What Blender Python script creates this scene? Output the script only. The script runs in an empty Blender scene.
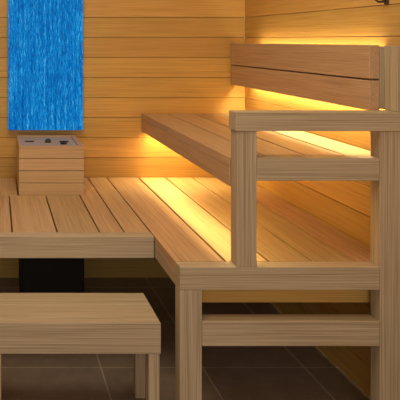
import bpy, bmesh, math, random
from mathutils import Vector
random.seed(4)
S = bpy.context.scene
C = S.collection
S.view_settings.view_transform = 'Standard'

# ------------------------------------------------------------------ materials
def lin(r, g, b):
    f = lambda c: (c/255/12.92) if c/255 <= .04045 else ((c/255+.055)/1.055)**2.4
    return (f(r), f(g), f(b), 1)

def wood(name, axis, dark, mid, light, var=.22, rough=.5, fine=.80, hue=.008):
    m = bpy.data.materials.new(name); m.use_nodes = True
    n = m.node_tree.nodes; l = m.node_tree.links
    b = n['Principled BSDF']
    tc = n.new('ShaderNodeTexCoord'); geo = n.new('ShaderNodeNewGeometry')
    mul = n.new('ShaderNodeMath'); mul.operation = 'MULTIPLY'; mul.inputs[1].default_value = 37.0
    l.new(geo.outputs['Random Per Island'], mul.inputs[0])
    add = n.new('ShaderNodeVectorMath'); add.operation = 'ADD'
    l.new(tc.outputs['Object'], add.inputs[0]); l.new(mul.outputs[0], add.inputs[1])
    mp = n.new('ShaderNodeMapping'); sc = [45.0, 45.0, 45.0]; sc['xyz'.index(axis)] = .6
    mp.inputs['Scale'].default_value = sc
    l.new(add.outputs[0], mp.inputs['Vector'])
    n1 = n.new('ShaderNodeTexNoise'); n1.inputs['Scale'].default_value = 1.0; n1.inputs['Detail'].default_value = 4
    n1.inputs['Distortion'].default_value = .15
    l.new(mp.outputs[0], n1.inputs['Vector'])
    mp2 = n.new('ShaderNodeMapping'); sc = [500.0, 500.0, 500.0]; sc['xyz'.index(axis)] = 4
    mp2.inputs['Scale'].default_value = sc
    l.new(add.outputs[0], mp2.inputs['Vector'])
    n2 = n.new('ShaderNodeTexNoise'); n2.inputs['Scale'].default_value = 1.0; n2.inputs['Detail'].default_value = 2
    l.new(mp2.outputs[0], n2.inputs['Vector'])
    mixf = n.new('ShaderNodeMix'); mixf.data_type = 'FLOAT'; mixf.inputs[0].default_value = fine
    l.new(n1.outputs['Fac'], mixf.inputs[2]); l.new(n2.outputs['Fac'], mixf.inputs[3])
    rp = n.new('ShaderNodeValToRGB')
    rp.color_ramp.elements[0].position = .34; rp.color_ramp.elements[0].color = dark
    rp.color_ramp.elements[1].position = .66; rp.color_ramp.elements[1].color = light
    e = rp.color_ramp.elements.new(.5); e.color = mid
    l.new(mixf.outputs[0], rp.inputs[0])
    hsv = n.new('ShaderNodeHueSaturation')
    mr = n.new('ShaderNodeMapRange'); mr.inputs[3].default_value = 1-var; mr.inputs[4].default_value = 1+var*.6
    l.new(geo.outputs['Random Per Island'], mr.inputs[0])
    # hue drift from board to board
    wn = n.new('ShaderNodeTexWhiteNoise'); wn.noise_dimensions = '1D'; l.new(mul.outputs[0], wn.inputs['W'])
    mh = n.new('ShaderNodeMapRange'); mh.inputs[3].default_value = .5-hue; mh.inputs[4].default_value = .5+hue*.6
    l.new(wn.outputs['Value'], mh.inputs[0]); l.new(mh.outputs[0], hsv.inputs['Hue'])
    l.new(mr.outputs[0], hsv.inputs['Value']); l.new(rp.outputs[0], hsv.inputs['Color'])
    l.new(hsv.outputs[0], b.inputs['Base Color'])
    b.inputs['Roughness'].default_value = rough
    b.inputs['Specular IOR Level'].default_value = .25
    return m

def plain(name, col, rough=.5, metal=0, noise=.1):
    m = bpy.data.materials.new(name); m.use_nodes = True
    n = m.node_tree.nodes; l = m.node_tree.links; b = n['Principled BSDF']
    tc = n.new('ShaderNodeTexCoord'); nz = n.new('ShaderNodeTexNoise'); nz.inputs['Scale'].default_value = 30
    l.new(tc.outputs['Object'], nz.inputs['Vector'])
    mx = n.new('ShaderNodeMix'); mx.data_type = 'RGBA'
    mx.inputs[6].default_value = [c*(1-noise) for c in col[:3]]+[1]; mx.inputs[7].default_value = [min(1, c*(1+noise)) for c in col[:3]]+[1]
    l.new(nz.outputs['Fac'], mx.inputs[0]); l.new(mx.outputs[2], b.inputs['Base Color'])
    b.inputs['Roughness'].default_value = rough; b.inputs['Metallic'].default_value = metal
    return m

def emit(name, col, st):
    m = bpy.data.materials.new(name); m.use_nodes = True
    b = m.node_tree.nodes['Principled BSDF']
    b.inputs['Base Color'].default_value = col
    b.inputs['Emission Color'].default_value = col; b.inputs['Emission Strength'].default_value = st
    return m

WALL = (lin(182,141,72), lin(201,159,84), lin(210,170,96))
BEN = (lin(172,138,99), lin(195,161,119), lin(208,177,134))
FRM = (lin(158,140,114), lin(185,167,138), lin(200,184,156))
wall_x = wood('wall_wood_x', 'x', *WALL, var=.13)
wall_y = wood('wall_wood_y', 'y', *WALL, var=.13)
ben_x = wood('bench_wood_x', 'x', *BEN)
ben_y = wood('bench_wood_y', 'y', *BEN, var=.17, hue=.014)
frm_x = wood('frame_wood_x', 'x', *FRM, var=.09)
frm_y = wood('frame_wood_y', 'y', *FRM, var=.09)
frm_z = wood('frame_wood_z', 'z', *FRM, var=.09)
box_x = wood('box_wood_x', 'x', lin(186,150,108), lin(202,166,122), lin(212,178,134), var=.08)
black = plain('black_metal', lin(8,8,9), .8)
steel = plain('grey_metal', lin(90,86,82), .4, .6)
bronze = plain('dark_bronze', lin(70,58,46), .45, .4)
darkhole = plain('dark_opening', lin(48,40,33), .9)
led_m = emit('warm_led', (1, .76, .38, 1), 3)

def tiles():
    m = bpy.data.materials.new('brown_tiles'); m.use_nodes = True
    n = m.node_tree.nodes; l = m.node_tree.links; b = n['Principled BSDF']
    tc = n.new('ShaderNodeTexCoord'); mp = n.new('ShaderNodeMapping')
    mp.inputs['Location'].default_value = (-.01+.33*6, -.06+.33*8, 0)
    l.new(tc.outputs['Object'], mp.inputs[0])
    br = n.new('ShaderNodeTexBrick'); br.offset = 0; br.squash = 1
    br.inputs['Scale'].default_value = 1; br.inputs['Brick Width'].default_value = .33; br.inputs['Row Height'].default_value = .33
    br.inputs['Mortar Size'].default_value = .0026; br.inputs['Mortar Smooth'].default_value = .1
    br.inputs['Color1'].default_value = lin(164,144,127); br.inputs['Color2'].default_value = lin(150,131,116)
    br.inputs['Mortar'].default_value = lin(206,190,170)
    l.new(mp.outputs[0], br.inputs['Vector'])
    nz = n.new('ShaderNodeTexNoise'); nz.inputs['Scale'].default_value = 14; nz.inputs['Detail'].default_value = 8; nz.inputs['Roughness'].default_value = .7
    l.new(tc.outputs['Object'], nz.inputs['Vector'])
    mx = n.new('ShaderNodeMix'); mx.data_type = 'RGBA'; mx.blend_type = 'MULTIPLY'; mx.inputs[0].default_value = .45
    rp = n.new('ShaderNodeValToRGB'); rp.color_ramp.elements[0].color = (.4,.4,.4,1); rp.color_ramp.elements[0].position = .3; rp.color_ramp.elements[1].position = .65
    l.new(nz.outputs['Fac'], rp.inputs[0])
    l.new(br.outputs['Color'], mx.inputs[6]); l.new(rp.outputs[0], mx.inputs[7])
    l.new(mx.outputs[2], b.inputs['Base Color'])
    b.inputs['Roughness'].default_value = .38
    return m
tile_m = tiles()

def blue():
    m = bpy.data.materials.new('blue_fibre_panel'); m.use_nodes = True
    n = m.node_tree.nodes; l = m.node_tree.links; b = n['Principled BSDF']
    tc = n.new('ShaderNodeTexCoord'); mp = n.new('ShaderNodeMapping'); mp.inputs['Scale'].default_value = (430, 430, 45)
    l.new(tc.outputs['Object'], mp.inputs[0])
    nz = n.new('ShaderNodeTexNoise'); nz.inputs['Scale'].default_value = 1; nz.inputs['Detail'].default_value = 4; nz.inputs['Distortion'].default_value = .4
    nz.inputs['Roughness'].default_value = .75
    l.new(mp.outputs[0], nz.inputs['Vector'])
    mp2 = n.new('ShaderNodeMapping'); mp2.inputs['Scale'].default_value = (90, 90, 4.0); l.new(tc.outputs['Object'], mp2.inputs[0])
    nb = n.new('ShaderNodeTexNoise'); nb.inputs['Scale'].default_value = 1; l.new(mp2.outputs[0], nb.inputs['Vector'])
    mf = n.new('ShaderNodeMix'); mf.data_type = 'FLOAT'; mf.inputs[0].default_value = .27
    l.new(nz.outputs['Fac'], mf.inputs[2]); l.new(nb.outputs['Fac'], mf.inputs[3])
    rp = n.new('ShaderNodeValToRGB'); e = rp.color_ramp.elements
    e[0].position = .35; e[0].color = lin(0,50,120); e[1].position = .66; e[1].color = lin(104,208,248)
    k = e.new(.49); k.color = lin(0,112,194)
    k = e.new(.57); k.color = lin(16,148,220)
    l.new(mf.outputs[0], rp.inputs[0])
    g = n.new('ShaderNodeMix'); g.data_type = 'RGBA'; g.blend_type = 'MULTIPLY'; g.inputs[0].default_value = 1
    g.inputs[7].default_value = (.2, .2, .2, 1); l.new(rp.outputs[0], g.inputs[6])
    l.new(g.outputs[2], b.inputs['Base Color']); l.new(rp.outputs[0], b.inputs['Emission Color'])
    b.inputs['Emission Strength'].default_value = .82
    b.inputs['Roughness'].default_value = .7
    b.inputs['Specular IOR Level'].default_value = .1
    return m
blue_m = blue()

# ------------------------------------------------------------------ helpers
def box(bm, x0, x1, y0, y1, z0, z1, bev=.0025, seg=2):
    t = bmesh.new(); bmesh.ops.create_cube(t, size=1)
    for v in t.verts:
        v.co = Vector(((x0+x1)/2+v.co.x*(x1-x0), (y0+y1)/2+v.co.y*(y1-y0), (z0+z1)/2+v.co.z*(z1-z0)))
    if bev: bmesh.ops.bevel(t, geom=t.edges[:], offset=bev, segments=seg, affect='EDGES', profile=.5)
    me = bpy.data.meshes.new('t'); t.to_mesh(me); t.free(); bm.from_mesh(me); bpy.data.meshes.remove(me)

def cyl(bm, p, r, h, axis='z', seg=24, r2=None):
    t = bmesh.new(); bmesh.ops.create_cone(t, cap_ends=True, segments=seg, radius1=r, radius2=r if r2 is None else r2, depth=h)
    for v in t.verts:
        c = v.co.copy()
        if axis == 'y': c = Vector((c.x, c.z, -c.y))
        if axis == 'x': c = Vector((c.z, c.y, -c.x))
        v.co = c + Vector(p)
    me = bpy.data.meshes.new('t'); t.to_mesh(me); t.free(); bm.from_mesh(me); bpy.data.meshes.remove(me)

def obj(name, bm, mat, parent=None, label=None):
    me = bpy.data.meshes.new(name); bm.to_mesh(me); bm.free()
    o = bpy.data.objects.new(name, me); C.objects.link(o); me.materials.append(mat)
    if parent:
        o.parent = parent
        o.matrix_parent_inverse = parent.matrix_basis.inverted()
    if label: o['label'] = label
    return o

def boxes(name, lst, mat, parent=None, bev=.0018, label=None):
    bm = bmesh.new()
    for b in lst: box(bm, *b, bev=bev)
    return obj(name, bm, mat, parent, label)

def thing(name, label, cat, loc):
    o = bpy.data.objects.new(name, None); o.empty_display_size = .1; C.objects.link(o); o.location = loc
    o['label'] = label; o['category'] = cat
    return o
def struct(o): o['kind'] = 'structure'; return o

# ------------------------------------------------------------------ setting
XL, XR, YB, YF, ZC = -1.2, 1.112, 2.81, -1.2, 2.15
bm = bmesh.new(); box(bm, XL-.1, XR+.1, YF, YB+.1, -.05, 0, bev=0); struct(obj('floor', bm, tile_m))
bm = bmesh.new(); box(bm, XL-.1, XR+.1, YF, YB+.1, ZC, ZC+.05, bev=0); struct(obj('ceiling', bm, wall_x))
PH, GP = .0895, .0022
def planks_wall(name, kind):
    bm = bmesh.new(); z = 0
    while z < ZC-.001:
        z1 = min(z+PH, ZC); b = dict(bev=.0005, seg=1)
        if kind == 'back': box(bm, XL, XR, YB, YB+.018, z, z1-GP, **b)
        elif kind == 'right': box(bm, XR, XR+.018, YF, YB+.018, z, z1-GP, **b)
        else: box(bm, XL-.018, XL, YF, YB+.018, z, z1-GP, **b)
        z = z1
    if kind == 'back': box(bm, XL, XR, YB+.009, YB+.03, 0, ZC, bev=0)
    elif kind == 'right': box(bm, XR+.009, XR+.03, YF, YB+.018, 0, ZC, bev=0)
    else: box(bm, XL-.03, XL-.009, YF, YB+.018, 0, ZC, bev=0)
    return struct(obj(name, bm, wall_x if kind == 'back' else wall_y))
planks_wall('wall_back', 'back'); planks_wall('wall_right', 'right'); planks_wall('wall_left', 'left')

YE, XE = YB-.001, XR-.001
# ------------------------------------------------------------------ lower bench (right-hand run)
F = 1.70; FB = 1.745; ZS = .448
lb = thing('lower_bench', 'long lower wooden bench with lengthwise boards running along the right wall beneath the upper bench', 'bench', (.8, 2.25, 0))
xs = [.497, .640, .760, .880, 1.0, XR-.002]
boxes('seat', [(a, b-.007, FB+.002, YE, ZS-.026, ZS) for a, b in zip(xs[:-1], xs[1:])], ben_y, lb, bev=.0012)
boxes('light_block_sheet', [(.527, 1.04, FB+.05, 2.745, ZS-.034, ZS-.0265)], ben_x, lb, bev=.001)  # unseen sheet added to keep LED light from spilling through the seat gaps
boxes('side_fascia', [(.497, .525, FB+.001, YE, ZS-.066, ZS-.0265)], frm_y, lb)
boxes('front_fascia', [(.497, 1.0375, F, FB, ZS-.062, ZS)], frm_x, lb)
boxes('apron', [(.560, 1.10, FB+.02, FB+.045, .325, ZS-.027)], wall_x, lb, label='warmer yellowish rail set back under the seat')
boxes('leg', [(.497, .557, F, FB, 0, ZS-.0625)], frm_z, lb)
boxes('leg', [(1.045, 1.10, YB-.06, YE, 0, ZS-.027)], frm_z, lb)
boxes('stretcher', [(.5575, 1.0375, F, FB, .234, .302)], frm_x, lb)

# ------------------------------------------------------------------ railing
rl = thing('bench_railing', 'wooden end railing with flat top rail at the open end of the benches', 'railing', (.9, F, 0))
boxes('top_rail', [(.647, XE, F-.004, FB+.004, .816, .867)], frm_x, rl)
boxes('post', [(.651, .705, F, FB, ZS, .8155)], frm_z, rl, label='short post standing on the lower bench')
boxes('post', [(1.038, 1.100, F, FB, 0, .8155)], frm_z, rl, label='tall post reaching down to the floor')

# ------------------------------------------------------------------ upper bench
ub = thing('upper_bench', 'raised upper wooden bench with glowing underside below the backrest', 'bench', (.88, 2.25, .66))
xs = [.649, .765, .880, .995, XR-.002]
boxes('seat', [(a, b-.007, FB+.006, YE, .709, .735) for a, b in zip(xs[:-1], xs[1:])], ben_y, ub, bev=.0012)
boxes('side_fascia', [(.649, .677, FB+.006, YE, .655, .7085)], ben_y, ub)
boxes('front_rail', [(.7055, 1.0375, F, FB, .681, .743)], frm_x, ub)
for y in (1.78, 2.25, 2.70):
    boxes('cross_batten', [(.70, 1.10, y, y+.04, .668, .708)], ben_x, ub)
boxes('led_strip', [(.6775, .698, FB+.04, YE-.005, .703, .7085)], led_m, ub, label='warm glowing light strip under the bench edge', bev=.001)

# ------------------------------------------------------------------ backrest
br = thing('backrest', 'wooden backrest of two long boards lit from behind on the right wall', 'backrest', (1.06, 2.28, .867))
boxes('back_board', [(1.045, 1.073, 1.760, YB-.012, .953, 1.048)], ben_y, br, label='upper board')
boxes('back_board', [(1.045, 1.073, 1.760, YB-.012, .864, .9485)], ben_y, br, label='lower board')
boxes('end_piece', [(1.0735, XE, 1.762, 1.80, .868, 1.044)], frm_z, br, label='pale upright end piece against the wall')
boxes('upright', [(1.086, XE, 1.702, 1.7615, .8673, 1.046)], frm_z, br, label='pale upright post on the railing end')
boxes('gap_light_block', [(1.0732, 1.080, 1.81, YB-.014, .940, .962)], ben_y, br, bev=.001)  # strip added to stop light leaking through the gap between the boards
for y in (2.26, 2.68):
    boxes('bracket', [(1.0735, XE, y, y+.035, .966, 1.00)], frm_z, br)
boxes('led_strip', [(1.0735, 1.080, 1.81, 2.79, 1.028, 1.034)], led_m, br, bev=.001, label='warm glowing light strip behind the boards')

# ------------------------------------------------------------------ left bench
L0 = 1.965; XB = XL+.001
cb = thing('corner_bench', 'wide low wooden bench along the back wall with boards running front to back', 'bench', (-.3, 2.36, 0))
TB = L0+.045
xs = [.331, .410, .4945]
boxes('seat', [(a+.0025, b-.0025, TB+.001, YE, ZS-.026, ZS) for a, b in zip(xs[:-1], xs[1:])]
      + [(XB+.143*k+.0, XB+.143*k+.138, TB+.001, YE, ZS-.026, ZS) for k in range(8)]
      + [(-.053, .0855, 2.489, YE, ZS-.026, ZS), (.0905, .3285, 2.489, YE, ZS-.026, ZS)], ben_y, cb, bev=.0012)
boxes('deck_panel', [(-.053, .0495, TB+.001, 2.484, ZS-.026, ZS), (.0545, .1935, TB+.001, 2.484, ZS-.026, ZS), (.1985, .3285, TB+.001, 2.484, ZS-.026, ZS)], ben_y, cb, bev=.0012, label='lift-out deck of three boards in front of the wooden box')
boxes('front_fascia', [(XB, .4945, L0, TB, ZS-.068, ZS)], frm_x, cb)
boxes('batten', [(XB, .49, YB-.04, YE, ZS-.07, ZS-.027)], ben_x, cb)
for x in (-1.18, -.5):
    boxes('leg', [(x, x+.055, L0+.002, TB, 0, ZS-.0685)], frm_z, cb)

# ------------------------------------------------------------------ wooden box
sb = thing('wooden_box', 'small boarded wooden box with open top on the bench under the blue panel', 'box', (.22, 2.6, ZS))
x0, x1, y0, y1, zb, zt = .091, .348, 2.49, 2.785, ZS, .643
h = (zt-zb)/4
bm = bmesh.new()
for k in range(4):
    a, b = zb+h*k, zb+h*(k+1)-.0022; q = dict(bev=.0006, seg=1)
    box(bm, x0, x1, y0, y0+.018, a, b, **q); box(bm, x0, x1, y1-.018, y1, a, b, **q)
    box(bm, x0, x0+.018, y0+.0185, y1-.0185, a, b, **q); box(bm, x1-.018, x1, y0+.0185, y1-.0185, a, b, **q)
obj('body', bm, box_x, sb)
boxes('top', [(x0+.0185, x1-.0185, y0+.0185, y1-.0185, zt-.018, zt-.006)], frm_x, sb, label='pale wooden top')
boxes('vent', [(x0+.03, x0+.068, y0+.13, y0+.145, zt-.0058, zt-.003)], darkhole, sb, bev=.001, label='narrow dark vent slot')
boxes('vent', [(x1-.083, x1-.045, y0+.13, y0+.145, zt-.0058, zt-.003)], darkhole, sb, bev=.001, label='narrow dark vent slot')
bm = bmesh.new(); cyl(bm, (x0+.125, y0+.12, zt-.001), .013, .010); cyl(bm, (x0+.125, y0+.12, zt+.0065), .008, .005)
obj('knob', bm, steel, sb)
bm = bmesh.new(); cyl(bm, (x0+.185, y0+.08, zt-.003), .012, .006, r2=.015)
obj('cup', bm, darkhole, sb, label='small dark round fitting')

# ------------------------------------------------------------------ step stool
st = thing('step_stool', 'low wooden step stool with boarded top standing on the tiles in front of the bench', 'stool', (.2, 1.81, 0))
sx0, sx1, sy0, sy1, sz = -.022, .446, 1.70, 1.905, .297
w = (sy1-sy0-.03)/2
boxes('seat', [(sx0, sx1, sy0+.03+w*k+.001, sy0+.03+w*(k+1)-.001, sz-.026, sz) for k in range(2)], frm_x, st, bev=.0015)
boxes('front_fascia', [(sx0, sx1, sy0, sy0+.03, sz-.084, sz)], frm_x, st)
boxes('side_apron', [(sx1-.028, sx1-.003, sy0+.031, sy1-.004, sz-.08, sz-.0265)], frm_y, st)
boxes('side_apron', [(sx0+.003, sx0+.028, sy0+.031, sy1-.004, sz-.08, sz-.0265)], frm_y, st)
for xx in (sx0+.006, sx1-.033):
    for yy, tp in ((sy0+.002, sz-.0845), (sy1-.042, sz-.0805)):
        boxes('leg', [(xx, xx+.030, yy, yy+.032, 0, tp)], frm_z, st)

# ------------------------------------------------------------------ heater under bench
ht = thing('sauna_heater', 'black metal heater standing in the shadow under the bench', 'heater', (.21, 2.5, 0))
boxes('body', [(.097, .332, 2.36, 2.70, .03, .385)], black, ht, bev=.006)
boxes('door', [(.103, .326, 2.354, 2.3598, .05, .375)], black, ht, bev=.002)
for xx in (.11, .295):
    for yy in (2.38, 2.66):
        bm = bmesh.new(); cyl(bm, (xx+.01, yy+.01, .015), .012, .03, seg=12); obj('foot', bm, black, ht)

# ------------------------------------------------------------------ blue panel
bp = thing('light_panel', 'tall glowing blue fibrous panel hung on the back wall', 'light panel', (.22, YB, .66))
px0, px1, pz0, pz1 = .054, .384, .664, 1.80
boxes('panel', [(px0, px1, YB-.034, YB-.014, pz0, pz1)], blue_m, bp, bev=.002)
boxes('backing', [(px0+.004, px1-.004, YB-.0135, YE, pz0+.004, pz1-.004)], frm_z, bp, bev=.001)

# ------------------------------------------------------------------ wall hook
hk = thing('wall_hook', 'small dark metal hook on the right wall above the backrest', 'hook', (XR, 1.79, 1.16))
dz = -.009
bm = bmesh.new(); box(bm, XR-.005, XE, 1.778, 1.797, 1.172+dz, 1.25+dz, bev=.002); obj('plate', bm, bronze, hk)
pts = [(XR-.005, 1.1875), (XR-.014, 1.180), (XR-.026, 1.179), (XR-.034, 1.186), (XR-.037, 1.20)]
cu = bpy.data.curves.new('prong', 'CURVE'); cu.dimensions = '3D'; cu.bevel_depth = .0035; cu.bevel_resolution = 3; cu.use_fill_caps = True
sp = cu.splines.new('POLY'); sp.points.add(len(pts)-1)
for p, (x, z) in zip(sp.points, pts): p.co = (x, 1.7875, z+dz, 1)
bm = bmesh.new()
tmp = bpy.data.objects.new('t', cu); me = bpy.data.meshes.new_from_object(tmp); bm.from_mesh(me); bpy.data.objects.remove(tmp)
obj('prong', bm, bronze, hk)

# ------------------------------------------------------------------ lights
def area(name, loc, rot, sx, sy, power, col, spread=None):
    d = bpy.data.lights.new(name, 'AREA'); d.shape = 'RECTANGLE'; d.size = sx; d.size_y = sy
    d.energy = power; d.color = col
    if spread: d.spread = spread
    o = bpy.data.objects.new(name, d); C.objects.link(o); o.location = loc; o.rotation_euler = rot
    return o
R = math.radians
WARM = (1, .74, .30); PALE = (1, .80, .42)
area('ceiling_lamp', (.1, 1.4, 2.12), (0, 0, 0), .9, 1.2, 18.5, (1, .87, .63))
# soft fill added out of view at the front, lifts the dim under-bench area
area('front_fill', (-.1, -1.1, 1.0), (R(90), 0, 0), 2.0, 1.8, 10, (1, .97, .92))
area('led_under_bench', (.6885, 2.25, .7015), (0, 0, 0), .015, 1.0, .7, WARM, R(45))
area('led_under_bench_wide', (.6885, 2.25, .7012), (0, R(-12), 0), .015, 1.0, 1.6, WARM)
area('led_under_bench_rear', (.765, 2.765, .690), (R(-35), 0, 0), .20, .015, 2.2, WARM)
area('led_backrest_up', (1.094, 2.22, 1.018), (R(180), 0, 0), .02, .84, 1.1, PALE)
area('led_backrest_down', (1.097, 2.25, .900), (0, 0, 0), .02, .92, 4.4, PALE)

wd = bpy.data.worlds.new('World'); S.world = wd; wd.use_nodes = True
wd.node_tree.nodes['Background'].inputs[0].default_value = (1, .97, .92, 1)
wd.node_tree.nodes['Background'].inputs[1].default_value = .85

# ------------------------------------------------------------------ camera
cd = bpy.data.cameras.new('Camera'); cam = bpy.data.objects.new('Camera', cd); C.objects.link(cam)
cam.location = (0, 0, 1.062); cam.rotation_euler = (R(90), 0, 0)
cd.sensor_width = 36; cd.lens = 629/400*36
cd.shift_x = .51; cd.shift_y = -.40
cd.clip_start = .05
S.camera = cam
